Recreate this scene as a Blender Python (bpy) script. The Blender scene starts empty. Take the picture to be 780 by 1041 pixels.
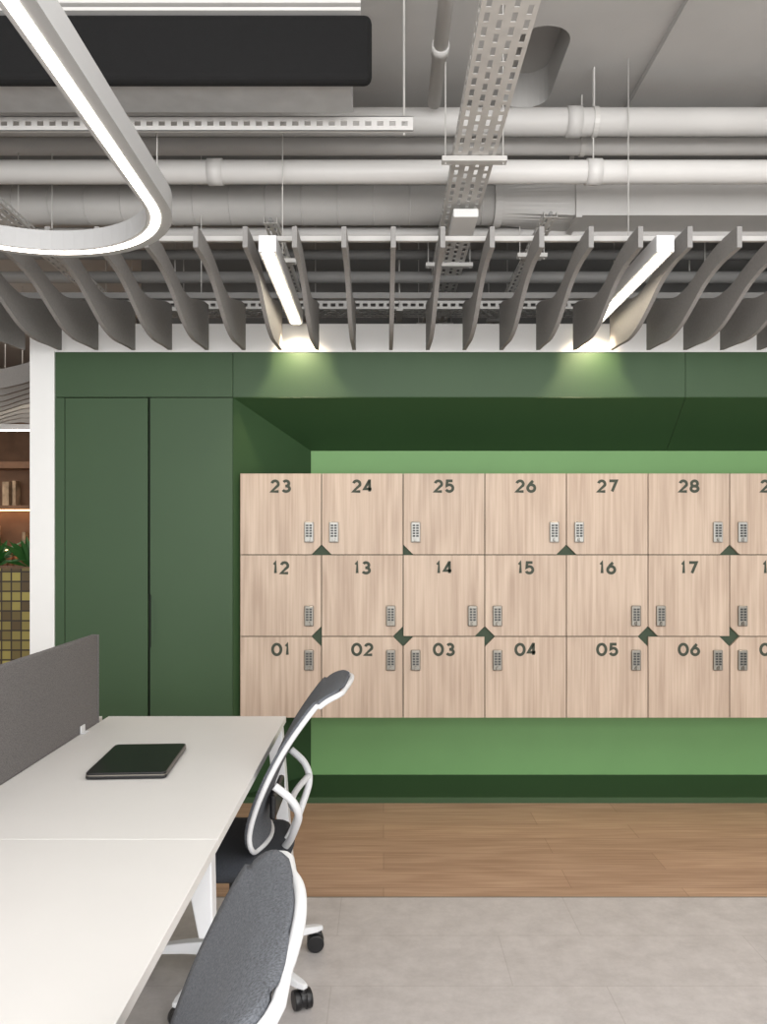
import bpy, bmesh, math, random
from mathutils import Vector, Matrix
random.seed(4)
sc=bpy.context.scene
sc.view_settings.view_transform='Standard'
F=830.0; HZ=549.0; CH=1.457
def lin(c):
    r=[]
    for v in c:
        v=v/255.0
        r.append(v/12.92 if v<=0.04045 else ((v+0.055)/1.055)**2.4)
    return (r[0],r[1],r[2],1)
# ---------------- materials
def mat(name,col,rough=0.6,metal=0.0,var=0.0,vscale=5.0,bump=0.0,bscale=200.0,emit=None,estr=0,stretch=(1,1,1)):
    m=bpy.data.materials.new(name); m.use_nodes=True
    nt=m.node_tree; b=nt.nodes['Principled BSDF']
    c=lin(col)
    b.inputs['Base Color'].default_value=c
    b.inputs['Roughness'].default_value=rough
    b.inputs['Metallic'].default_value=metal
    tc=nt.nodes.new('ShaderNodeTexCoord')
    mp=nt.nodes.new('ShaderNodeMapping'); mp.inputs['Scale'].default_value=stretch
    nt.links.new(tc.outputs['Object'],mp.inputs['Vector'])
    if var>0:
        n=nt.nodes.new('ShaderNodeTexNoise'); n.inputs['Scale'].default_value=vscale; n.inputs['Detail'].default_value=5
        nt.links.new(mp.outputs[0],n.inputs['Vector'])
        r=nt.nodes.new('ShaderNodeValToRGB')
        r.color_ramp.elements[0].position=0.3; r.color_ramp.elements[1].position=0.7
        r.color_ramp.elements[0].color=tuple(x*(1-var) for x in c[:3])+(1,)
        r.color_ramp.elements[1].color=tuple(min(1,x*(1+var)) for x in c[:3])+(1,)
        nt.links.new(n.outputs['Fac'],r.inputs['Fac']); nt.links.new(r.outputs['Color'],b.inputs['Base Color'])
    if bump>0:
        n2=nt.nodes.new('ShaderNodeTexNoise'); n2.inputs['Scale'].default_value=bscale
        nt.links.new(mp.outputs[0],n2.inputs['Vector'])
        bp=nt.nodes.new('ShaderNodeBump'); bp.inputs['Strength'].default_value=bump; bp.inputs['Distance'].default_value=0.002
        nt.links.new(n2.outputs['Fac'],bp.inputs['Height']); nt.links.new(bp.outputs[0],b.inputs['Normal'])
    if emit:
        b.inputs['Emission Color'].default_value=lin(emit); b.inputs['Emission Strength'].default_value=estr
    return m
GREEN=mat('dark_green_lacquer',(47,74,42),0.55,var=0.03,vscale=3)
GREENJ=mat('green_joint',(20,28,18),0.8)
GREEN2=mat('light_green_paint',(113,157,97),0.6,var=0.02)
WHITE=mat('white_paint',(234,234,232),0.55,var=0.01)
CONC=mat('ceiling_grey_paint',(182,180,177),0.85,var=0.05,vscale=2.5,bump=0.2,bscale=60)
PIPE=mat('pipe_grey_paint',(196,194,191),0.5,var=0.04,vscale=4)
PIPEB=mat('pipe_white_paint',(220,218,215),0.45,var=0.02)
PIPED=mat('pipe_dark_grey',(130,129,127),0.6,var=0.08)
GALV=mat('galvanised_steel',(184,185,186),0.45,0.15,var=0.08,vscale=12)
GALVP=mat('galvanised_tray',(200,198,194),0.5,0.1,var=0.05,vscale=12)
BLACKF=mat('black_insulation',(9,9,10),0.9,var=0.2,vscale=30,bump=0.4)
FELT=mat('grey_felt',(143,141,139),0.95,var=0.06,vscale=90,bump=0.3,bscale=400)
FABP=mat('divider_fabric',(108,105,104),0.95,var=0.35,vscale=260,bump=0.5,bscale=600)
DESK=mat('white_laminate',(224,222,220),0.42,var=0.01)
WFRAME=mat('white_plastic',(220,221,223),0.4)
RINGM=mat('ring_aluminium',(176,176,176),0.5)
MESHF=mat('grey_mesh_fabric',(92,95,101),0.85,var=0.45,vscale=320,bump=0.6,bscale=500)
SEATF=mat('dark_seat_fabric',(50,53,59),0.95,var=0.25,vscale=250,bump=0.5,bscale=600)
BLACKP=mat('black_plastic',(20,20,22),0.35)
LAPM=mat('black_laptop_shell',(18,18,20),0.28,var=0.1)
SILV=mat('silver_lock',(158,157,152),0.4,0.4)
SILV2=mat('lock_nickel',(134,130,122),0.35,0.65)
KEYM=mat('lock_keys',(52,52,50),0.4,0.2)
NUM=mat('number_green',(58,64,52),0.7)
LED=mat('led_diffuser',(255,255,250),0.5,emit=(255,241,216),estr=12)
LEDR=mat('led_ring_diffuser',(255,255,250),0.5,emit=(255,246,232),estr=6)
WARM=mat('warm_strip',(255,220,170),0.5,emit=(255,200,140),estr=9)
BROWN=mat('brown_joinery',(132,98,74),0.6,var=0.15,vscale=6)
LEAF=mat('plant_leaf',(44,100,40),0.5,var=0.3)

def wood(name,c1,c2,stretch,rough=0.5,rand=True,fine=1.0,ring=0.16,p0=0.25,p1=0.75):
    m=bpy.data.materials.new(name); m.use_nodes=True
    nt=m.node_tree; b=nt.nodes['Principled BSDF']; b.inputs['Roughness'].default_value=rough
    tc=nt.nodes.new('ShaderNodeTexCoord'); mp=nt.nodes.new('ShaderNodeMapping'); mp.inputs['Scale'].default_value=stretch
    add=nt.nodes.new('ShaderNodeVectorMath'); add.operation='ADD'
    oi=nt.nodes.new('ShaderNodeObjectInfo')
    mul=nt.nodes.new('ShaderNodeMath'); mul.operation='MULTIPLY'; mul.inputs[1].default_value=37.0 if rand else 0.0
    nt.links.new(oi.outputs['Random'],mul.inputs[0])
    nt.links.new(tc.outputs['Object'],add.inputs[0]); nt.links.new(mul.outputs[0],add.inputs[1])
    nt.links.new(add.outputs[0],mp.inputs['Vector'])
    n=nt.nodes.new('ShaderNodeTexNoise'); n.inputs['Scale'].default_value=1.0; n.inputs['Detail'].default_value=2.5; n.inputs['Distortion'].default_value=0.3
    nt.links.new(mp.outputs[0],n.inputs['Vector'])
    m2=nt.nodes.new('ShaderNodeMath'); m2.operation='MULTIPLY'; m2.inputs[1].default_value=30*fine
    s=nt.nodes.new('ShaderNodeMath'); s.operation='SINE'
    nt.links.new(n.outputs['Fac'],m2.inputs[0]); nt.links.new(m2.outputs[0],s.inputs[0])
    mp3=nt.nodes.new('ShaderNodeMapping'); mp3.inputs['Scale'].default_value=tuple(q*w for q,w in zip(stretch,(14,14,3) if stretch[2]<stretch[0] else (3,10,1)))
    nt.links.new(add.outputs[0],mp3.inputs['Vector'])
    n3=nt.nodes.new('ShaderNodeTexNoise'); n3.inputs['Scale'].default_value=1.0; n3.inputs['Detail'].default_value=4
    nt.links.new(mp3.outputs[0],n3.inputs['Vector'])
    ma=nt.nodes.new('ShaderNodeMath'); ma.operation='MULTIPLY_ADD'; ma.inputs[1].default_value=ring
    nt.links.new(s.outputs[0],ma.inputs[0]); nt.links.new(n3.outputs['Fac'],ma.inputs[2])
    r=nt.nodes.new('ShaderNodeValToRGB')
    r.color_ramp.elements[0].position=p0; r.color_ramp.elements[1].position=p1
    r.color_ramp.elements[0].color=lin(c1); r.color_ramp.elements[1].color=lin(c2)
    nt.links.new(ma.outputs[0],r.inputs['Fac']); nt.links.new(r.outputs['Color'],b.inputs['Base Color'])
    return m,nt,b,r,tc,mp
OAK=wood('light_oak_veneer',(167,145,127),(200,180,161),(4.5,4.5,0.7),0.55,ring=0.09,p0=0.2,p1=0.78)[0]

def floor_wood():
    m,nt,b,r,tc,mp=wood('oak_plank_floor',(158,125,100),(192,160,134),(1.0,9,9),0.42,False,0.8,ring=0.08)
    br=nt.nodes.new('ShaderNodeTexBrick'); br.inputs['Scale'].default_value=1.0
    br.inputs['Brick Width'].default_value=1.25; br.inputs['Row Height'].default_value=0.19
    br.inputs['Mortar Size'].default_value=0.0013; br.offset=0.37
    br.inputs['Color1'].default_value=(0.92,0.91,0.90,1); br.inputs['Color2'].default_value=(1.07,1.07,1.06,1); br.inputs['Mortar'].default_value=(0.6,0.55,0.52,1)
    nt.links.new(tc.outputs['Object'],br.inputs['Vector'])
    mx=nt.nodes.new('ShaderNodeMix'); mx.data_type='RGBA'; mx.blend_type='MULTIPLY'; mx.inputs[0].default_value=1
    nt.links.new(r.outputs['Color'],mx.inputs[6]); nt.links.new(br.outputs['Color'],mx.inputs[7])
    nt.links.new(mx.outputs[2],b.inputs['Base Color'])
    return m
FWOOD=floor_wood()
def floor_tile():
    m=mat('concrete_tile',(188,182,178),0.38)
    nt=m.node_tree; b=nt.nodes['Principled BSDF']; tc=[n for n in nt.nodes if n.type=='TEX_COORD'][0]
    n=nt.nodes.new('ShaderNodeTexNoise'); n.inputs['Scale'].default_value=9; n.inputs['Detail'].default_value=12; n.inputs['Roughness'].default_value=0.75
    nt.links.new(tc.outputs['Object'],n.inputs['Vector'])
    r=nt.nodes.new('ShaderNodeValToRGB'); r.color_ramp.elements[0].position=0.3; r.color_ramp.elements[1].position=0.72
    r.color_ramp.elements[0].color=lin((172,167,165)); r.color_ramp.elements[1].color=lin((201,196,194))
    nt.links.new(n.outputs['Fac'],r.inputs['Fac'])
    mp=nt.nodes.new('ShaderNodeMapping'); mp.inputs['Location'].default_value=(0.171,0.052,0)
    nt.links.new(tc.outputs['Object'],mp.inputs['Vector'])
    br=nt.nodes.new('ShaderNodeTexBrick'); br.inputs['Scale'].default_value=1.0
    br.inputs['Brick Width'].default_value=0.9; br.inputs['Row Height'].default_value=0.34
    br.inputs['Mortar Size'].default_value=0.002; br.offset=0.34
    br.inputs['Color1'].default_value=(0.99,0.99,0.99,1); br.inputs['Color2'].default_value=(1.01,1.01,1.01,1); br.inputs['Mortar'].default_value=(0.85,0.84,0.83,1)
    nt.links.new(mp.outputs[0],br.inputs['Vector'])
    mx=nt.nodes.new('ShaderNodeMix'); mx.data_type='RGBA'; mx.blend_type='MULTIPLY'; mx.inputs[0].default_value=1
    nt.links.new(r.outputs['Color'],mx.inputs[6]); nt.links.new(br.outputs['Color'],mx.inputs[7])
    nt.links.new(mx.outputs[2],b.inputs['Base Color'])
    return m
FTILE=floor_tile()
def mosaic():
    m=mat('mosaic_tiles',(150,150,90),0.4)
    nt=m.node_tree; b=nt.nodes['Principled BSDF']; tc=[n for n in nt.nodes if n.type=='TEX_COORD'][0]
    v=nt.nodes.new('ShaderNodeTexBrick'); v.inputs['Scale'].default_value=1; v.offset=0
    v.inputs['Brick Width'].default_value=0.072; v.inputs['Row Height'].default_value=0.072; v.inputs['Mortar Size'].default_value=0.006
    v.inputs['Color1'].default_value=lin((172,160,84)); v.inputs['Color2'].default_value=lin((70,48,30)); v.inputs['Mortar'].default_value=lin((48,38,28))
    sp=nt.nodes.new('ShaderNodeSeparateXYZ'); cb=nt.nodes.new('ShaderNodeCombineXYZ')
    nt.links.new(tc.outputs['Object'],sp.inputs[0]); nt.links.new(sp.outputs[0],cb.inputs[0]); nt.links.new(sp.outputs[2],cb.inputs[1])
    nt.links.new(cb.outputs[0],v.inputs['Vector']); nt.links.new(v.outputs['Color'],b.inputs['Base Color'])
    return m
MOSA=mosaic()

# ---------------- geometry helpers
def empty(name,loc=(0,0,0),rz=0):
    e=bpy.data.objects.new(name,None); sc.collection.objects.link(e); e.location=loc; e.rotation_euler=(0,0,rz); e.empty_display_size=0.1
    return e
def obj(name,bm,m,parent=None,smooth=False,bevel=0,seg=2):
    me=bpy.data.meshes.new(name)
    bmesh.ops.recalc_face_normals(bm,faces=bm.faces)
    bm.to_mesh(me); bm.free()
    if smooth:
        for p in me.polygons: p.use_smooth=True
    o=bpy.data.objects.new(name,me); sc.collection.objects.link(o)
    if m: me.materials.append(m)
    if parent: o.parent=parent
    if bevel:
        md=o.modifiers.new('b','BEVEL'); md.width=bevel; md.segments=seg; md.limit_method='ANGLE'
    return o
def bbox(bm,x0,x1,y0,y1,z0,z1):
    vs=[bm.verts.new(p) for p in [(x0,y0,z0),(x1,y0,z0),(x1,y1,z0),(x0,y1,z0),(x0,y0,z1),(x1,y0,z1),(x1,y1,z1),(x0,y1,z1)]]
    for f in [(0,3,2,1),(4,5,6,7),(0,1,5,4),(1,2,6,5),(2,3,7,6),(3,0,4,7)]: bm.faces.new([vs[i] for i in f])
def box(name,x0,x1,y0,y1,z0,z1,m,parent=None,bevel=0,seg=2):
    bm=bmesh.new(); bbox(bm,x0,x1,y0,y1,z0,z1); return obj(name,bm,m,parent,bevel=bevel,seg=seg)
def bcyl(bm,a,b,r0,r1=None,n=20,cap=True):
    a=Vector(a); b=Vector(b); r1=r0 if r1 is None else r1
    d=(b-a).normalized(); u=d.orthogonal().normalized(); v=d.cross(u)
    A=[];B=[]
    for i in range(n):
        t=2*math.pi*i/n; w=u*math.cos(t)+v*math.sin(t)
        A.append(bm.verts.new(a+w*r0)); B.append(bm.verts.new(b+w*r1))
    for i in range(n):
        j=(i+1)%n; bm.faces.new([A[i],A[j],B[j],B[i]])
    if cap: bm.faces.new(A[::-1]); bm.faces.new(B)
def smooth_angle(o):
    for p in o.data.polygons: p.use_smooth = len(p.vertices)==4
def cyl(name,a,b,r,m,parent=None,r1=None,n=24):
    bm=bmesh.new(); bcyl(bm,a,b,r,r1,n); o=obj(name,bm,m,parent); smooth_angle(o); return o
def prism(name,pts,axis,d0,d1,m,parent=None,bevel=0):
    bm=bmesh.new()
    def P(p,d):
        if axis=='y': return (p[0],d,p[1])
        if axis=='x': return (d,p[0],p[1])
        return (p[0],p[1],d)
    A=[bm.verts.new(P(p,d0)) for p in pts]; B=[bm.verts.new(P(p,d1)) for p in pts]
    n=len(pts); bm.faces.new(A); bm.faces.new(B[::-1])
    for i in range(n):
        j=(i+1)%n; bm.faces.new([A[j],A[i],B[i],B[j]])
    return obj(name,bm,m,parent,bevel=bevel)
def catmull(pts,sub=8,closed=False):
    out=[]; n=len(pts); pts=[Vector(p) for p in pts]
    rng=n if closed else n-1
    for i in range(rng):
        if closed: p0,p1,p2,p3=pts[(i-1)%n],pts[i],pts[(i+1)%n],pts[(i+2)%n]
        else: p0,p1,p2,p3=pts[max(i-1,0)],pts[i],pts[i+1],pts[min(i+2,n-1)]
        for k in range(sub):
            t=k/sub
            out.append(0.5*((2*p1)+(-p0+p2)*t+(2*p0-5*p1+4*p2-p3)*t*t+(-p0+3*p1-3*p2+p3)*t**3))
    if not closed: out.append(pts[-1])
    return out
def tube(name,pts,r,m,parent=None,closed=False,n=12):
    bm=bmesh.new(); pts=[Vector(p) for p in pts]; N=len(pts); rings=[]
    prev=None
    for i,p in enumerate(pts):
        if closed: d=pts[(i+1)%N]-pts[(i-1)%N]
        else: d=pts[min(i+1,N-1)]-pts[max(i-1,0)]
        d.normalize()
        if prev is None: u=d.orthogonal().normalized()
        else:
            u=prev-d*prev.dot(d); u.normalize()
        prev=u; v=d.cross(u)
        rr=r[i] if isinstance(r,(list,tuple)) else r
        rings.append([bm.verts.new(p+(u*math.cos(2*math.pi*k/n)+v*math.sin(2*math.pi*k/n))*rr) for k in range(n)])
    for i in range(N if closed else N-1):
        a=rings[i]; b=rings[(i+1)%N]
        off=0
        if closed and i==N-1:
            off=min(range(n),key=lambda s:(a[0].co-b[s].co).length)
        for k in range(n):
            bm.faces.new([a[k],a[(k+1)%n],b[(k+1+off)%n],b[(k+off)%n]])
    if not closed:
        bm.faces.new(rings[0][::-1]); bm.faces.new(rings[-1])
    return obj(name,bm,m,parent,smooth=True)

# ---------------- room shell
YT=3.33; YW=4.51; YB=4.96
box('floor',-7,6,-4,YT,-0.1,0,FTILE)
box('floor_wood',-7,6,YT,11,-0.1,0,FWOOD)
box('trim_1',-7,6,YT-0.003,YT+0.003,0,0.0015,SILV2)
CZ=3.7
ceil=box('ceiling',-7,6,-4,11,CZ,CZ+0.35,CONC)
pts=[]
for k in range(13):
    a=math.pi*k/12; pts.append((0.72+0.12*math.cos(a),4.12+0.12*math.sin(a)))
for k in range(13):
    a=math.pi+math.pi*k/12; pts.append((0.72+0.12*math.cos(a),3.68+0.12*math.sin(a)))
cut=prism('cutter',pts,'z',CZ-0.05,CZ+0.18,None)
md=ceil.modifiers.new('c','BOOLEAN'); md.object=cut; md.operation='DIFFERENCE'; md.solver='EXACT'
bpy.context.view_layer.update()
dg=bpy.context.evaluated_depsgraph_get()
nm=bpy.data.meshes.new_from_object(ceil.evaluated_get(dg))
ceil.modifiers.clear(); ceil.data=nm
bpy.data.objects.remove(cut)
box('beam_1',1.25,1.9,-4,4.9,CZ-0.03,CZ,CONC)
box('wall_right',5.05,5.2,-4,11,0,CZ,WHITE)
box('wall_left',-7,-6.85,-4,11,0,CZ,WHITE)
box('wall_back',-6.85,5.05,10.8,11,0,CZ,BROWN)
box('wall_service',-1.9,5.05,6.4,6.5,0,CZ,mat('service_wall_grey',(126,125,123),0.9))

# ---------------- locker wall (green portal)
XL=-1.815; XR=4.95; Z1=2.495
box('wall_partition_end',-1.95,XL,YW-0.01,5.3,0,2.65,WHITE)
box('wall_partition_top',XL,5.05,YW-0.005,5.3,Z1,2.65,WHITE)
g=empty('green_wall_joinery')
FX0=-0.832; FX1=4.20; BX0=FX0+0.39; BX1=FX1-0.39; ZS=2.245; ZSB=2.0
seams=[XL,FX0,(697-390)/184,3.6,XR]
for i in range(4):
    box('fascia_panel_%d'%(i+1),seams[i]+0.0012,seams[i+1]-0.0012,YW,YW+0.03,ZS+0.002,Z1,GREEN,g,0.001)
box('carcass_back',XL,FX0-0.0,YW+0.0255,YW+0.04,0,ZS+0.1,GREENJ,g)
box('carcass_side',XL,XL+0.02,YW+0.041,5.2,0,Z1,GREEN,g)
box('carcass_fascia',XL+0.02,XR,YW+0.031,YW+0.05,ZS+0.01,Z1-0.01,GREENJ,g)
box('side_filler',XL,(66-390)/184-0.0015,YW,YW+0.025,0,ZS-0.002,GREEN,g,0.001)
dx0=(66-390)/184+0.0015; dxm=(151.5-390)/184; dx1=FX0-0.002
box('cupboard_door_left',dx0,dxm-0.007,YW,YW+0.022,0.06,ZS-0.003,GREEN,g,0.0015)
xl=dxm+0.007
pp=[(xl,0.06),(dx1,0.06),(dx1,ZS-0.003),(xl,ZS-0.003),(xl,1.16),(xl+0.035,1.10),(xl+0.035,0.92),(xl,0.86)]
prism('cupboard_door_right',pp,'y',YW,YW+0.022,GREEN,g)
prism('door_pull_recess',[(xl,0.86),(xl+0.034,0.92),(xl+0.034,1.10),(xl,1.16)],'y',YW+0.016,YW+0.024,GREEN,g)
box('cupboard_plinth',XL,FX0,YW+0.005,YW+0.025,0,0.058,GREEN,g)
def quad(name,P,m,th=0.01,parent=g):
    bm=bmesh.new(); v=[bm.verts.new(p) for p in P]; bm.faces.new(v)
    o=obj(name,bm,m,parent); md=o.modifiers.new('s','SOLIDIFY'); md.thickness=th; md.offset=0; return o
quad('recess_side_left',[(FX0,YW,0),(FX0,YW,ZS),(BX0,YB,ZSB),(BX0,YB,0)],GREEN,0.004)
quad('recess_side_right',[(FX1,YW,0),(BX1,YB,0),(BX1,YB,ZSB),(FX1,YW,ZS)],GREEN,0.004)
sx=(697-390)/184
quad('recess_soffit_left',[(FX0,YW,ZS),(sx-0.0015,YW,ZS),(sx+0.048,YB,ZSB),(BX0,YB,ZSB)],GREEN,0.004)
quad('recess_soffit_right',[(sx+0.0015,YW,ZS),(FX1,YW,ZS),(BX1,YB,ZSB),(sx+0.051,YB,ZSB)],GREEN,0.004)
box('recess_back',BX0-0.02,BX1+0.02,YB,YB+0.02,0,ZSB+0.02,GREEN2,g)
prism('recess_plinth',[(FX0,YW+0.01),(FX1,YW+0.01),(BX1,YB-0.001),(BX0,YB-0.001)],'z',0,0.032,GREEN,g)
box('end_panel',FX1,XR,YW,YW+0.025,0,ZS-0.003,GREEN,g,0.0015)

# ---------------- lockers
lk=empty('locker_cabinet')
P=83.0/184; LX0=(244-390)/184; LZ1=CH+(549-481)/184; LZ0=LZ1-3*P; NC=11
LY=YW-0.0
box('carcass',LX0+0.004,LX0+NC*P-0.004,LY+0.018,YB-0.002,LZ0+0.004,LZ1-0.004,mat('locker_carcass',(54,68,50),0.7),lk)
box('carcass_panel_left',LX0,LX0+0.004,LY+0.0185,YB-0.11,LZ0,LZ1,OAK,lk)
sides={2:'RLLRLRLRLRL',1:'RRRLRLLRLRL',0:'RRLLRRLRLRL'}
GAP=0.0025; C=0.058
def lock(x,z,m,idx):
    bm=bmesh.new()
    w=0.026; h=0.057
    bbox(bm,x-w,x+w,LY-0.016,LY-0.0005,z-h,z+h)
    obj('keypad_lock_%d'%idx,bm,m,lk,bevel=0.006,seg=3)
    bm=bmesh.new()
    for r in range(5):
        for c in range(2):
            cx=x-0.0095+0.019*c; cz=z+0.037-r*0.0145
            bbox(bm,cx-0.007,cx+0.007,LY-0.0185,LY-0.0155,cz-0.005,cz+0.005)
    obj('lock_keys_%d'%idx,bm,KEYM,lk)
    bm=bmesh.new(); bcyl(bm,(x,LY-0.016,z-0.041),(x,LY-0.028,z-0.041),0.0105,0.009,16)
    bbox(bm,x-0.003,x+0.003,LY-0.036,LY-0.027,z-0.051,z-0.031)
    obj('lock_knob_%d'%idx,bm,m,lk)
def arc(cx,cy,rx,ry,a0,a1,n=14):
    return [(cx+rx*math.cos(math.radians(a0+(a1-a0)*k/n)),cy+ry*math.sin(math.radians(a0+(a1-a0)*k/n))) for k in range(n+1)]
DIG={'0':[(arc(.5,.5,.5,.5,0,360,28)[:-1],True)],
 '1':[([(0.22,0.80),(0.60,1.0),(0.60,0.0)],False)],
 '2':[(arc(.5,.70,.46,.30,165,-25,16)+[(0.02,0.0),(1.0,0.0)],False)],
 '3':[(arc(.47,.755,.40,.245,150,-90,14)[:-1]+[(0.47,0.51),(0.36,0.51)],False),(arc(.47,.255,.49,.255,90,-155,16),False)],
 '4':[([(1.0,0.24),(0.0,0.24),(0.66,1.0),(0.72,1.0),(0.72,0.0)],False)],
 '5':[([(0.92,1.0),(0.17,1.0),(0.10,0.54)]+arc(.47,.315,.49,.315,115,-155,18),False)],
 '6':[(arc(.5,.32,.5,.32,0,360,24)[:-1],True),([(0.74,1.0),(0.36,0.74),(0.10,0.50),(0.02,0.38)],False)],
 '7':[([(0.0,1.0),(1.0,1.0),(0.38,0.0)],False)],
 '8':[(arc(.5,.745,.42,.255,0,360,24)[:-1],True),(arc(.5,.255,.5,.255,0,360,24)[:-1],True)],
 '9':[(arc(.5,.68,.5,.32,0,360,24)[:-1],True),([(0.26,0.0),(0.64,0.26),(0.90,0.50),(0.98,0.62)],False)]}
def ribbon(bm,pts,closed,w,y0,y1):
    n=len(pts); L=[];R=[]
    for i in range(n):
        p=Vector(pts[i])
        a=Vector(pts[(i-1)%n]) if (closed or i>0) else None
        b=Vector(pts[(i+1)%n]) if (closed or i<n-1) else None
        d1=(p-a).normalized() if a is not None else (b-p).normalized()
        d2=(b-p).normalized() if b is not None else d1
        n1=Vector((-d1.y,d1.x)); n2=Vector((-d2.y,d2.x)); m=(n1+n2)
        m=m.normalized() if m.length>1e-6 else n1
        k=1/max(0.55,m.dot(n1)); L.append(p+m*w/2*k); R.append(p-m*w/2*k)
    vs=[[bm.verts.new((q.x,y,q.y)) for q in S] for S in (L,R) for y in (y0,y1)]
    rng=n if closed else n-1
    for i in range(rng):
        j=(i+1)%n
        bm.faces.new([vs[0][i],vs[0][j],vs[2][j],vs[2][i]]); bm.faces.new([vs[1][i],vs[3][i],vs[3][j],vs[1][j]])
        bm.faces.new([vs[0][i],vs[1][i],vs[1][j],vs[0][j]]); bm.faces.new([vs[2][i],vs[2][j],vs[3][j],vs[3][i]])
    if not closed:
        for i in (0,n-1): bm.faces.new([vs[0][i],vs[2][i],vs[3][i],vs[1][i]])
def number(name,txt,cx,cz):
    H=0.074; ST=0.0155; ws={'0':0.062,'1':0.036}
    W=[ws.get(c,0.055) for c in txt]; gap=0.007; tot=sum(W)+gap*(len(txt)-1)
    x=cx-tot/2; bm=bmesh.new()
    for c,wd in zip(txt,W):
        for q,(path,cl) in enumerate(DIG[c]):
            pts=[(x+ST/2+(wd-ST)*u,cz-H/2+ST/2+(H-ST)*v) for u,v in path]
            ribbon(bm,pts,cl,ST,LY-0.0016-0.0002*q,LY-0.0002)
        x+=wd+gap
    obj(name,bm,NUM,lk)
for row in range(3):
    base={2:23,1:12,0:1}[row]
    for c in range(NC):
        x0=LX0+c*P+GAP; x1=LX0+(c+1)*P-GAP; z0=LZ0+row*P+GAP; z1=z0+P-2*GAP
        s=sides[row][c]; bottom=row>0
        pts=[]
        corners=[(x0,z0,'L',True),(x1,z0,'R',True),(x1,z1,'R',False),(x0,z1,'L',False)]
        for i,(x,z,sd,bt) in enumerate(corners):
            if sd==s and bt==bottom:
                dx=(C if sd=='L' else -C)*0.9; dz=(C if bt else -C)*0.9
                a=(x+dx,z); b=(x,z+dz)
                if i in (0,2): pts+= [b,a]
                else: pts+= [a,b]
            else: pts.append((x,z))
        prism('locker_door_%d'%(base+c),pts,'y',LY,LY+0.017,OAK,lk,bevel=0.0008)
        lx=(x0+0.066) if s=='L' else (x1-0.066)
        lz={2:CH+(549-541)/184,1:CH+(549-626)/184,0:CH+(549-671)/184}[row]
        lock(lx,lz,SILV if row==2 else SILV2,base+c)
        number('locker_number_%d'%(base+c),'%02d'%(base+c),(x0+x1)/2,LZ0+(row+1)*P-0.072)

# ---------------- fins (ceiling baffles)
top=[(3.30,2.725),(3.48,2.725),(3.66,2.695),(3.82,2.655),(3.98,2.645),(4.16,2.68),(4.32,2.72),(4.44,2.735)]
bot=[(3.30,2.640),(3.48,2.635),(3.64,2.605),(3.80,2.545),(3.96,2.490),(4.12,2.470),(4.30,2.482),(4.44,2.490)]
tp=[(p.x,p.y) for p in catmull([(a,b,0) for a,b in top],4)]
bp_=[(p.x,p.y) for p in catmull([(a,b,0) for a,b in bot],4)]
bf=empty('ceiling_baffles')
for k in range(-14,24):
    x=-0.16+0.2*k
    prism('baffle_fin_%d'%(k+15),bp_+tp[::-1],'x',x-0.010,x+0.010,FELT,bf)
bm=bmesh.new(); bbox(bm,-3.2,4.9,4.28,4.32,2.725,2.755); obj('baffle_rail_1',bm,PIPED,bf)
bm=bmesh.new(); bbox(bm,-3.2,4.9,3.45,3.47,2.722,2.742); obj('baffle_rail_2',bm,PIPE,bf)
for i,x in enumerate([-2.6,-1.0,2.2,3.8]):
    for yy in (3.46,4.3):
        cyl('baffle_hanger_%d_%d'%(i,int(yy*10)),(x+0.04,yy,2.73),(x+0.04,yy,CZ),0.0025,GALVP,bf,n=8)
def linlamp(x,nm='linear_pendant_lamp'):
    e=empty(nm)
    bm=bmesh.new()
    bbox(bm,x-0.036,x+0.036,3.3,4.40,2.622,2.69)
    obj('housing',bm,WFRAME,e,bevel=0.002)
    box('diffuser',x-0.022,x+0.022,3.31,4.39,2.617,2.623,LED,e)
    for yy in (3.8,): cyl('suspension_rod_%d'%int(yy*10),(x,yy,2.69),(x,yy,CZ),0.0025,GALVP,e,n=8)
    l=bpy.data.lights.new('lamp_end_spot','SPOT'); l.energy=15; l.color=(1,0.78,0.55); l.spot_size=math.radians(130); l.spot_blend=0.9; l.shadow_soft_size=0.02
    o=bpy.data.objects.new('lamp_end_spot',l); sc.collection.objects.link(o); o.location=(x,4.37,2.60); o.rotation_euler=(math.radians(16),0,0); o.parent=e
for x in (-0.470,1.14,2.75): linlamp(x)
def ring():
    e=empty('oval_ring_pendant_lamp')
    cx=-1.16; R=0.485; yf=3.03-R; yn=0.35
    def path(r,n=32):
        p=[]
        for k in range(n+1):
            a=math.pi*k/n; p.append((cx+r*math.cos(a),yf+r*math.sin(a)))
        for k in range(n+1):
            a=math.pi+math.pi*k/n; p.append((cx+r*math.cos(a),yn+r*math.sin(a)))
        return p
    def band(name,ri,ro,z0,z1,m):
        bm=bmesh.new(); a=path(ri); b=path(ro); N=len(a)
        V=[[bm.verts.new((p[0],p[1],z)) for p in pp] for pp,z in ((a,z0),(b,z0),(b,z1),(a,z1))]
        for i in range(N):
            j=(i+1)%N
            for q in range(4):
                bm.faces.new([V[q][i],V[q][j],V[(q+1)%4][j],V[(q+1)%4][i]])
        return obj(name,bm,m,e)
    band('housing',R-0.080,R,2.506,2.575,RINGM)
    band('diffuser',R-0.066,R-0.036,2.503,2.507,LEDR)
    for i,(x,y) in enumerate([(cx+R-0.04,1.2),(cx+R-0.04,0.5),(cx-R+0.04,2.3),(cx-R+0.04,0.7)]):
        cyl('suspension_wire_%d'%i,(x,y,2.57),(x,y,CZ),0.0012,GALVP,e,n=6)
ring()

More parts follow.
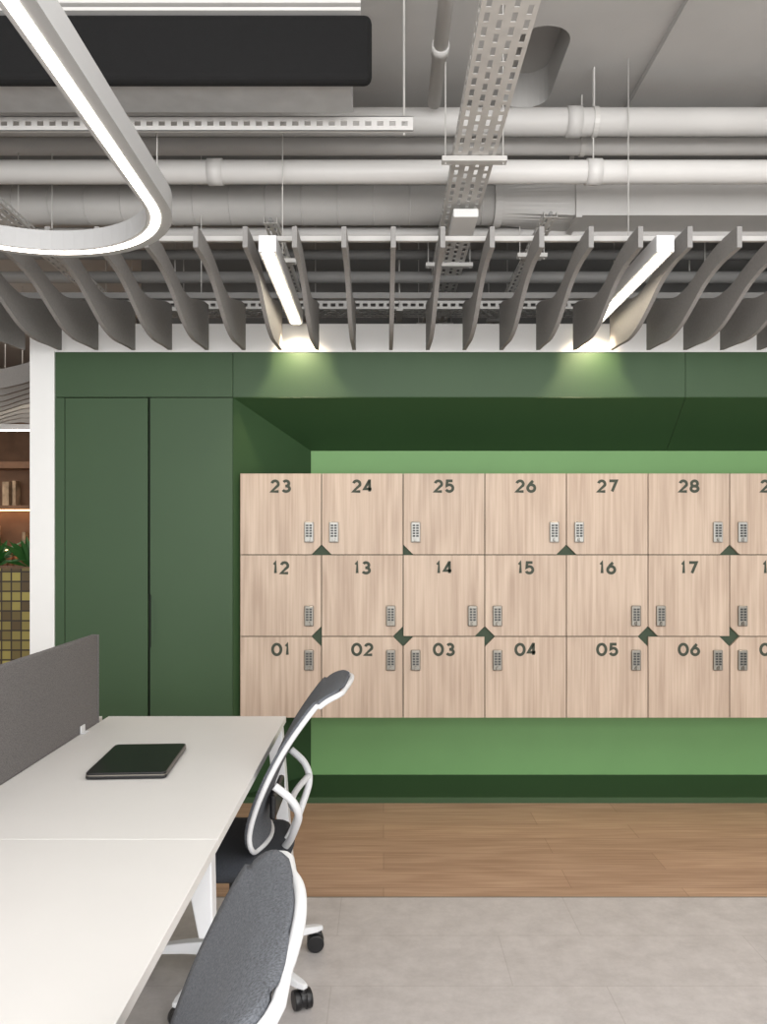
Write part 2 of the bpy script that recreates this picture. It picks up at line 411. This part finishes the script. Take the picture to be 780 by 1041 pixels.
# ---------------- services
def hpipe(name,cy_img,z,dia,x0,x1,m,joints=()):
    y=(z-CH)*F/(HZ-cy_img)
    e=empty(name)
    cyl('pipe',(x0,y,z),(x1,y,z),dia/2,m,e,n=28)
    for i,j in enumerate(joints):
        cyl('coupling_%d'%i,(j-0.035,y,z),(j+0.035,y,z),dia/2+0.007,m,e,n=28)
    for i,x in enumerate([x0+0.4,(x0+x1)/2+1.0,x1-0.6]):
        bm=bmesh.new(); bcyl(bm,(x-0.012,y,z),(x+0.012,y,z),dia/2+0.005,n=24); bcyl(bm,(x,y,z+dia/2),(x,y,CZ),0.004,n=8)
        obj('hanger_%d'%i,bm,GALVP,e)
    return y
hpipe('service_pipe',124,3.44,0.125,-5,5.0,PIPE,(0.9,2.2))
hpipe('service_pipe.001',149,3.44,0.085,-5,5.0,PIPE)
hpipe('service_pipe.002',175,3.21,0.108,-5,5.0,PIPEB,(-0.80,1.0,2.6))
hpipe('service_pipe.003',238,3.14,0.07,-5,5.0,PIPE)
hpipe('service_pipe.004',160,3.50,0.06,-5,5.0,PIPED)
hpipe('service_pipe.005',259,3.2,0.06,-5,4.9,PIPED)
hpipe('service_pipe.006',282,3.05,0.07,-3,4.9,PIPED)
hpipe('service_pipe.007',306,2.98,0.05,-3,4.9,PIPED)
e=empty('ventilation_duct')
yd=4.36; zd=3.245
cyl('round_duct',(-5,yd,zd),(0.60,yd,zd),0.1,PIPE,e,n=32)
bm=bmesh.new()
for k in range(28):
    x=0.52-0.19*k
    bcyl(bm,(x-0.003,yd,zd),(x+0.003,yd,zd),0.1022,n=32)
o=obj('duct_seams',bm,PIPE,e); smooth_angle(o)
bm=bmesh.new(); bcyl(bm,(0.585,yd,zd),(0.625,yd,zd),0.113,n=32); obj('duct_collar',bm,PIPE,e)
bm=bmesh.new(); n=32; A=[];B=[]
for i in range(n):
    t=2*math.pi*i/n; cy,cz=math.cos(t),math.sin(t)
    A.append(bm.verts.new((0.62,yd+0.1*cy,zd+0.1*cz)))
    s=1/max(abs(cy),abs(cz)); B.append(bm.verts.new((1.0,yd+0.13*cy*s,zd+0.105*cz*s)))
for i in range(n):
    j=(i+1)%n; bm.faces.new([A[i],A[j],B[j],B[i]])
obj('duct_reducer',bm,PIPE,e)
box('rectangular_duct',1.0,4.9,yd-0.13,yd+0.13,zd-0.105,zd+0.105,PIPE,e,0.003)
bm=bmesh.new()
for x in (1.01,2.2,3.4): bbox(bm,x-0.015,x+0.015,yd-0.148,yd+0.148,zd-0.122,zd+0.122)
obj('duct_flange',bm,PIPE,e)
for i,x in enumerate((-3,-1.6,1.4,3.0)):
    bm=bmesh.new(); bcyl(bm,(x,yd,zd+0.1),(x,yd,CZ),0.004,n=8); obj('duct_hanger_%d'%i,bm,GALVP,e)

def perf(bm,T,u0,u1,v0,v1,w0,w1,period=0.05,slot=0.03,rows=4,frac=0.45):
    W=(v1-v0)/rows; sl=W*frac
    for r in range(rows):
        a=v0+r*W
        T(bm,u0,u1,a,a+(W-sl)/2,w0,w1); T(bm,u0,u1,a+(W+sl)/2,a+W,w0,w1)
        u=u0+(period*0.5 if r%2 else 0)
        if r%2: T(bm,u0,u0+0.008,a+(W-sl)/2,a+(W+sl)/2,w0,w1)
        while u<u1-1e-4:
            T(bm,u,min(u+period-slot,u1),a+(W-sl)/2,a+(W+sl)/2,w0,w1); u+=period
def TY(bm,u0,u1,v0,v1,w0,w1): bbox(bm,v0,v1,u0,u1,w0,w1)
def TX(bm,u0,u1,v0,v1,w0,w1): bbox(bm,u0,u1,v0,v1,w0,w1)
def TXV(bm,u0,u1,v0,v1,w0,w1): bbox(bm,u0,u1,w0,w1,v0,v1)
def TYV(bm,u0,u1,v0,v1,w0,w1): bbox(bm,w0,w1,u0,u1,v0,v1)
def tray(name,x,w,y0,y1,z,rows=4,h=0.05,m=GALVP):
    e=empty(name)
    bm=bmesh.new(); perf(bm,TY,y0,y1,x-w/2,x+w/2,z,z+0.002,0.07,0.045,rows,0.38)
    perf(bm,TYV,y0,y1,z,z+h,x-w/2-0.002,x-w/2,0.06,0.035,1,0.35)
    perf(bm,TYV,y0,y1,z,z+h,x+w/2,x+w/2+0.002,0.06,0.035,1,0.35)
    obj('tray_body',bm,m,e)
    yy=y0+0.5
    k=0
    while yy<y1:
        bm=bmesh.new(); bbox(bm,x-w/2-0.05,x+w/2+0.05,yy-0.02,yy+0.02,z-0.022,z-0.001)
        for s in(-1,1): bcyl(bm,(x+s*(w/2+0.035),yy,z-0.03),(x+s*(w/2+0.035),yy,CZ-0.002),0.003,n=8)
        obj('tray_support_%d'%k,bm,GALVP,e); yy+=1.3; k+=1
    bm=bmesh.new()
    for q in range(max(1,rows//2)):
        cx=x-w/2+w*(q+0.5)/max(1,rows//2); bcyl(bm,(cx,y0,z+0.02),(cx,y1,z+0.02),0.009,n=8)
    o=obj('cables',bm,PIPED,e); smooth_angle(o)
tray('cable_tray',0.378,0.17,1.6,6.3,3.05,4)
tray('cable_tray.001',-0.54,0.06,3.9,6.3,2.97,2,0.03)
tray('cable_tray.002',0.80,0.06,3.9,6.3,3.0,2,0.03)
tray('cable_tray.003',-1.75,0.1,3.6,6.3,2.95,3,0.03)
box('junction_box',0.33,0.45,3.86,4.14,2.985,3.026,WHITE,None,0.006)
e=empty('cross_cable_tray')
bm=bmesh.new(); perf(bm,TX,-1.6,4.8,5.1,5.3,2.9,2.902,0.05,0.032,4,0.4)
perf(bm,TXV,-1.6,4.8,2.9,2.95,5.098,5.1,0.05,0.03,1,0.4); obj('tray_body',bm,GALVP,e)
bm=bmesh.new()
for x in (-1.3,0.1,1.5,2.9,4.3):
    for y in (5.09,5.31): bcyl(bm,(x,y,2.89),(x,y,CZ),0.004,n=8)
    bbox(bm,x-0.02,x+0.02,5.07,5.33,2.88,2.899)
obj('tray_hangers',bm,GALVP,e)
e=empty('perforated_strut_channel')
ys=3.36; zt=CH+(549-118)*ys/F; zb=CH+(549-133)*ys/F
bm=bmesh.new(); perf(bm,TXV,-4,(420-390)*ys/F,zb,zt,ys,ys+0.003,0.05,0.026,1,0.30)
bbox(bm,-4,(420-390)*ys/F,ys,ys+0.04,zt-0.003,zt); bbox(bm,-4,(420-390)*ys/F,ys,ys+0.012,zb,zb+0.003)
obj('channel',bm,PIPEB,e)
bm=bmesh.new()
for x in (0.085,-1.6,-3.2): bcyl(bm,(x,ys+0.02,zb-0.01),(x,ys+0.02,CZ),0.005,n=8)
obj('threaded_rods',bm,GALVP,e)
e=empty('fan_coil_unit')
ya=3.03; za=CH+(549-86)*ya/F
box('unit_body',-3.6,(357-390)*ya/F,ya,ya+0.20,za,za+0.36,GALV,e,0.003)
zb1=CH+(549-82)*(ya-0.06)/F; zt1=CH+(549-12)*(ya-0.06)/F
bm=bmesh.new(); bbox(bm,-3.6,(378-390)*(ya-.06)/F,ya-0.06,ya-0.001,zb1,zt1); obj('black_plenum',bm,BLACKF,e,bevel=0.028,seg=4)
bm=bmesh.new()
for k in range(4):
    z=zt1+0.012+k*0.028; bbox(bm,-3.6,(367-390)*ya/F,ya-0.05,ya-0.001,z,z+0.012)
obj('louvre_slats',bm,PIPEB,e)
bm=bmesh.new()
for x in (-0.25,-1.7,-3.3): bcyl(bm,(x,ya+0.15,za+0.36),(x,ya+0.15,CZ),0.005,n=8)
obj('unit_hangers',bm,GALVP,e)
e=empty('conduit_pipe')
cyl('pipe',(0.232,1.5,3.46),(0.232,3.74,3.46),0.03,PIPE,e)
cyl('coupling',(0.232,3.30,3.46),(0.232,3.36,3.46),0.036,PIPE,e)
bm=bmesh.new(); bcyl(bm,(0.232,2.4,3.49),(0.232,2.4,CZ),0.004,n=8); obj('hanger',bm,GALVP,e)

# ---------------- desk
dk=empty('bench_desk')
DX=-0.397; YE=3.325; YS=1.957; DZ=0.74
for i,(a,b) in enumerate([(0.59,YS-0.001),(YS+0.001,YE)]):
    box('desk_top_%d'%(i+1),-1.12,DX,a,b,DZ-0.025,DZ,DESK,dk,0.0015)
    box('desk_top_far_side_%d'%(i+1),-1.93,-1.145,a,b,DZ-0.025,DZ,DESK,dk,0.0015)
for s,x0 in ((0,-0.56),(1,-1.82)):
    box('frame_beam_%d'%s,x0,x0+0.04,0.66,3.26,DZ-0.065,DZ-0.0255,WFRAME,dk)
for i,y in enumerate((3.24,0.66)):
    y0=y-0.03; y1=y+0.03
    box('cross_beam_%d'%i,-1.88,-0.43,y-0.02,y+0.02,DZ-0.06,DZ-0.026,WFRAME,dk)
    prism('leg_right_%d'%i,[(-0.462,DZ-0.027),(-0.400,DZ-0.027),(-0.345,0.0),(-0.380,0.0)],'y',y0,y1,WFRAME,dk,0.004)
    prism('leg_left_%d'%i,[(-1.86,DZ-0.027),(-1.922,DZ-0.027),(-1.977,0.0),(-1.942,0.0)],'y',y0,y1,WFRAME,dk,0.004)
y=1.93
box('cross_beam_middle',-1.88,-0.43,y-0.02,y+0.02,DZ-0.06,DZ-0.026,WFRAME,dk)
prism('middle_bracket_right',[(-0.470,DZ-0.027),(-0.402,DZ-0.027),(-0.398,0.525),(-0.432,0.525)],'y',y-0.025,y+0.025,WFRAME,dk,0.004)
prism('middle_bracket_left',[(-1.852,DZ-0.027),(-1.920,DZ-0.027),(-1.924,0.525),(-1.89,0.525)],'y',y-0.025,y+0.025,WFRAME,dk,0.004)
prism('middle_leg',[(-1.18,DZ-0.061),(-1.08,DZ-0.061),(-1.10,0.0),(-1.16,0.0)],'y',y-0.03,y+0.03,WFRAME,dk,0.004)
dv=empty('desk_divider_screen')
box('fabric_panel',-1.144,-1.12,0.7,3.2,DZ-0.002,1.088,FABP,dv,0.006,3)
box('panel_edge_trim',-1.147,-1.117,3.2,3.206,DZ+0.001,1.086,FABP,dv)
for i,y in enumerate((3.03,2.2,1.3)):
    bm=bmesh.new(); bbox(bm,-1.1195,-1.10,y-0.02,y+0.02,DZ+0.001,DZ+0.006); bbox(bm,-1.1195,-1.114,y-0.02,y+0.02,DZ+0.001,DZ+0.03)
    obj('clamp_%d'%i,bm,WFRAME,dv,bevel=0.002)
lp=empty('closed_laptop',(-0.783,2.615,DZ),math.radians(3.5))
def rbox(name,hx,hy,z0,z1,r,m,par,bev=0.003):
    pts=[]
    for cx,cy,a0 in ((hx-r,hy-r,0),(-hx+r,hy-r,90),(-hx+r,-hy+r,180),(hx-r,-hy+r,270)):
        for k in range(7):
            a=math.radians(a0+15*k); pts.append((cx+r*math.cos(a),cy+r*math.sin(a)))
    return prism(name,pts,'z',z0,z1,m,par,bevel=bev)
rbox('base',0.120,0.174,0.002,0.012,0.014,LAPM,lp)
rbox('lid',0.119,0.173,0.0145,0.0215,0.014,LAPM,lp,bev=0.002)
rbox('hinge_gap',0.1195,0.1735,0.0115,0.015,0.013,SILV2,lp,bev=0)
bm=bmesh.new()
for sx_ in(-1,1):
    for sy in(-1,1): bcyl(bm,(sx_*0.09,sy*0.14,0.0002),(sx_*0.09,sy*0.14,0.003),0.008,n=10)
obj('feet',bm,BLACKP,lp)

# ---------------- chair
def chair(name,loc,rz,base_rot,rk=1.0):
    e=empty(name,loc,rz)
    prof=catmull([(0.115,0,0.475),(0.105,0,0.55),(0.135,0,0.66),(0.195,0,0.79),(0.265,0,0.90),(0.325,0,0.972),(0.385,0,1.0)],6)
    def rec(p):
        p=Vector(p)
        if p.z>0.5: p.x=0.11+(p.x-0.11)*rk if p.x>0.11 else p.x
        return p
    prof=[rec(p) for p in prof]
    N=len(prof); M=16
    def hw(t):
        w=0.195+0.045*math.sin(min(1,t*1.25)*math.pi*0.62)
        if t>0.80:
            q=(t-0.80)/0.20; w*= max(0.0,1-q**2.6)**0.5*0.45+0.55
        if t<0.12:
            q=(0.12-t)/0.12; w*=1-0.22*q*q
        return w
    def pt(i,s):
        t=i/(N-1); p=prof[i]; w=hw(t)
        return Vector((p.x-0.03*s*s*(1-0.5*t),s*w,p.z-0.012*s*s*(1 if t>0.8 else 0)))
    bm=bmesh.new(); G=[[bm.verts.new(pt(i,-1+2*j/M)) for j in range(M+1)] for i in range(N)]
    for i in range(N-1):
        for j in range(M): bm.faces.new([G[i][j],G[i][j+1],G[i+1][j+1],G[i+1][j]])
    o=obj('back_mesh',bm,MESHF,e,smooth=True); md=o.modifiers.new('s','SOLIDIFY'); md.thickness=0.014; md.offset=0
    per=[pt(i,-1) for i in range(N)]+[pt(N-1,-1+2*j/M) for j in range(1,M)]+[pt(i,1) for i in range(N-1,-1,-1)]+[pt(0,1-2*j/M) for j in range(1,M)]
    per=[p+Vector((0.009,0,-0.004)) for p in per]
    tube('back_frame',per,0.0082,WFRAME,e,closed=True,n=10)
    k=rk
    for s in(-1,1):
        tube('yoke_side_%d'%(1 if s>0 else 2),catmull([(0.11+0.055*k,s*0.22,0.70),(0.215,s*0.21,0.655),(0.235,s*0.185,0.60),(0.215,s*0.13,0.53),(0.185,s*0.05,0.46),(0.14,0,0.40)],6),0.0125,WFRAME,e)
    tube('lumbar_bar',catmull([(0.233,0.19,0.615),(0.205,0.1,0.60),(0.195,0,0.595),(0.205,-0.1,0.60),(0.233,-0.19,0.615)],5),0.011,WFRAME,e)
    bm=bmesh.new(); bbox(bm,0.135,0.155,-0.12,0.12,0.56,0.64); obj('lumbar_pad',bm,BLACKP,e,bevel=0.008)
    tube('spine',catmull([(0.16,0,0.44),(0.14,0,0.40),(0.09,0,0.375),(0.0,0,0.365)],5),0.026,WFRAME,e)
    bm=bmesh.new(); nx,ny=16,16; top_=[];bo=[]
    def sp(u,v):
        a=0.245;b=0.24
        return a*u*math.sqrt(1-0.30*v*v), b*v*math.sqrt(1-0.30*u*u)
    for i in range(nx+1):
        rt=[];rb=[]
        for j in range(ny+1):
            u=-1+2*i/nx; v=-1+2*j/ny; x,y=sp(u,v)
            ed=max(abs(u),abs(v)); z=0.475-0.03*(ed**6)-0.012*(1-v*v)*(1 if u>-.3 else 0.6)-0.025*max(0,-u-0.55)**2*5
            rt.append(bm.verts.new((x-0.045,y,z))); rb.append(bm.verts.new((x*0.95-0.045,y*0.95,0.405)))
        top_.append(rt);bo.append(rb)
    for i in range(nx):
        for j in range(ny):
            bm.faces.new([top_[i][j],top_[i+1][j],top_[i+1][j+1],top_[i][j+1]])
            bm.faces.new([bo[i][j],bo[i][j+1],bo[i+1][j+1],bo[i+1][j]])
    for i in range(nx):
        bm.faces.new([top_[i][0],bo[i][0],bo[i+1][0],top_[i+1][0]]); bm.faces.new([top_[i][ny],top_[i+1][ny],bo[i+1][ny],bo[i][ny]])
    for j in range(ny):
        bm.faces.new([top_[0][j],top_[0][j+1],bo[0][j+1],bo[0][j]]); bm.faces.new([top_[nx][j],bo[nx][j],bo[nx][j+1],top_[nx][j+1]])
    obj('seat_cushion',bm,SEATF,e,smooth=True)
    bm=bmesh.new(); bbox(bm,-0.16,0.10,-0.10,0.10,0.345,0.407); obj('tilt_mechanism',bm,BLACKP,e,bevel=0.015)
    bm=bmesh.new(); bcyl(bm,(-0.03,0.1,0.38),(-0.03,0.23,0.37),0.007,n=10); bcyl(bm,(-0.03,0.2,0.37),(-0.03,0.26,0.37),0.013,n=10); obj('lever',bm,BLACKP,e)
    cyl('gas_lift',(0,0,0.2),(0,0,0.36),0.016,BLACKP,e); cyl('gas_lift_sleeve',(0,0,0.10),(0,0,0.27),0.027,BLACKP,e)
    cyl('base_hub',(0,0,0.075),(0,0,0.135),0.045,WFRAME,e,r1=0.036)
    for k in range(5):
        a=base_rot+k*2*math.pi/5; d=Vector((math.cos(a),math.sin(a),0)); n_=Vector((-d.y,d.x,0))
        bm=bmesh.new()
        secs=[(0.03,0.028,0.078,0.128),(0.17,0.022,0.078,0.112),(0.31,0.017,0.07,0.09),(0.335,0.010,0.07,0.085)]
        R=[[bm.verts.new(d*r+n_*w*sx2+Vector((0,0,z))) for sx2,z in((-1,z0),(1,z0),(0.8,z1),(-0.8,z1))] for r,w,z0,z1 in secs]
        for i in range(3):
            for q in range(4): bm.faces.new([R[i][q],R[i][(q+1)%4],R[i+1][(q+1)%4],R[i+1][q]])
        bm.faces.new(R[0][::-1]); bm.faces.new(R[-1])
        obj('base_arm_%d'%(k+1),bm,WFRAME,e,bevel=0.004)
        c=d*0.325; sw=a+1.1; ax=Vector((math.cos(sw),math.sin(sw),0)); bw=Vector((-ax.y,ax.x,0))
        cc=c+bw*0.015
        bm=bmesh.new()
        for s in(-1,1): bcyl(bm,cc+ax*(s*0.008)+Vector((0,0,0.030)),cc+ax*(s*0.028)+Vector((0,0,0.030)),0.030,n=22)
        bcyl(bm,cc+ax*-0.01+Vector((0,0,0.036)),cc+ax*0.01+Vector((0,0,0.036)),0.030,n=18)
        bcyl(bm,c+Vector((0,0,0.045)),c+Vector((0,0,0.08)),0.008,n=10)
        o=obj('castor_%d'%(k+1),bm,BLACKP,e,bevel=0.003); smooth_angle(o)
    return e
chair('office_chair',(-0.50,2.73,0),0,math.radians(-39))
chair('office_chair',(-0.42,1.0,0),math.radians(5),math.radians(-75),0.72)

# ---------------- background at the left
pl=empty('mosaic_planter')
box('planter_box',-3.9,-2.52,6.0,6.35,0,1.25,MOSA,pl)
box('planter_soil',-3.88,-2.54,6.02,6.33,1.25,1.256,BROWN,pl)
bm=bmesh.new()
for c in range(5):
    px=-3.68+c*0.25
    for k in range(26):
        a=random.uniform(0,6.28); L=random.uniform(0.14,0.32); up=random.uniform(0.3,1.5)
        d=Vector((math.cos(a),math.sin(a)*0.5,up)).normalized(); s=Vector((-math.sin(a),math.cos(a)*0.5,0.3)).normalized()
        b0=Vector((px,6.17,1.25)); m1=b0+d*L*0.6; t_=b0+d*L+Vector((math.cos(a)*0.05,0,-0.03))
        v=[bm.verts.new(p) for p in (b0,m1+s*0.026,t_,m1-s*0.026)]; bm.faces.new(v)
obj('potted_plant',bm,LEAF,pl)
sh=empty('lit_wall_shelf')
box('shelf_back',-6.2,-2.6,9.3,9.4,0,2.35,BROWN,sh)
for i,z in enumerate((0.9,1.35,1.8,2.25)):
    box('shelf_board_%d'%i,-6.2,-2.6,9.0,9.3,z,z+0.04,BROWN,sh)
box('shelf_light_1',-6.2,-2.6,9.2,9.22,1.788,1.799,WARM,sh)
box('shelf_light_2',-6.2,-2.6,9.2,9.22,1.338,1.349,WARM,sh)
bm=bmesh.new()
for k in range(60):
    x=-6.1+k*0.058; bbox(bm,x,x+0.025,9.27,9.3,0.94,1.35)
obj('shelf_slats',bm,BROWN,sh)
bm=bmesh.new()
for k in range(30):
    x=-6.0+k*0.11; z=random.choice((1.39,1.84)); bbox(bm,x,x+random.uniform(.03,0.08),9.08,9.2,z,z+random.uniform(0.12,0.28))
obj('shelf_objects',bm,mat('shelf_items',(186,160,132),0.6,var=0.5,vscale=9),sh)
wf=empty('wavy_ceiling_baffles')
for k in range(9):
    y=5.9+k*0.33
    pts=[(x,2.62+0.07*math.sin(x*5+k)) for x in [ -6.5+0.15*i for i in range(31)]]
    prism('wavy_fin_%d'%k,pts+[(p[0],p[1]+0.14) for p in pts[::-1]],'y',y,y+0.03,FELT,wf)
    cyl('wavy_fin_hanger_%d'%k,(-3.2,y+0.015,2.7),(-3.2,y+0.015,CZ),0.004,GALVP,wf,n=6)
for i,(y,z) in enumerate(((7.4,2.9),(7.7,2.5))):
    ee=empty('linear_ceiling_light')
    box('housing',-6.0,-2.3,y,y+0.07,z,z+0.05,WFRAME,ee); box('diffuser',-5.98,-2.32,y+0.01,y+0.06,z-0.008,z-0.0005,LED,ee)
    cyl('rod',(-3.1,y+.035,z+.05),(-3.1,y+.035,CZ),0.004,GALVP,ee,n=6)
dt=empty('cafe_counter'); box('counter_body',-6,-4.2,7.4,8.0,0,0.9,BROWN,dt); box('counter_top',-6.05,-4.15,7.35,8.05,0.9,0.94,WHITE,dt)

# ---------------- lights
w=bpy.data.worlds.new('w'); sc.world=w; w.use_nodes=True
w.node_tree.nodes['Background'].inputs[0].default_value=(1,1,1,1); w.node_tree.nodes['Background'].inputs[1].default_value=1.2
def area(name,loc,rot,sx_,sy,en,col=(1,1,1)):
    l=bpy.data.lights.new(name,'AREA'); l.shape='RECTANGLE'; l.size=sx_; l.size_y=sy; l.energy=en; l.color=col
    o=bpy.data.objects.new(name,l); sc.collection.objects.link(o); o.location=loc; o.rotation_euler=rot; return o
area('rear_fill',(0.5,-3.8,2.0),(math.radians(90),0,0),8,3,335,(1,1,1))  # added fill behind the camera standing in for daylight, no window modelled
area('overhead_fill',(1.5,0.5,3.0),(0,0,0),5,2.5,82,(1,0.985,0.965))  # added soft fill from overhead, not a ceiling fitting
area('upward_fill',(0.8,-0.6,2.3),(math.radians(180-25),0,0),5,1.2,96,(1,0.985,0.97))  # added upward fill to lift the ceiling, no pendant hangs here
area('left_zone_fill',(-4.2,6.5,3.3),(0,0,0),2.5,5,75,(1,0.93,0.85))  # added fill brightening the left background, separate from its linear lights

# ---------------- camera
cd=bpy.data.cameras.new('camera'); cam=bpy.data.objects.new('camera',cd); sc.collection.objects.link(cam)
cam.location=(0,0,CH); cam.rotation_euler=(math.pi/2,0,0)
cd.sensor_fit='VERTICAL'; cd.sensor_height=36; cd.lens=F/1041*36; cd.shift_y=(HZ-520.5)/1041; cd.clip_start=0.05
sc.camera=cam
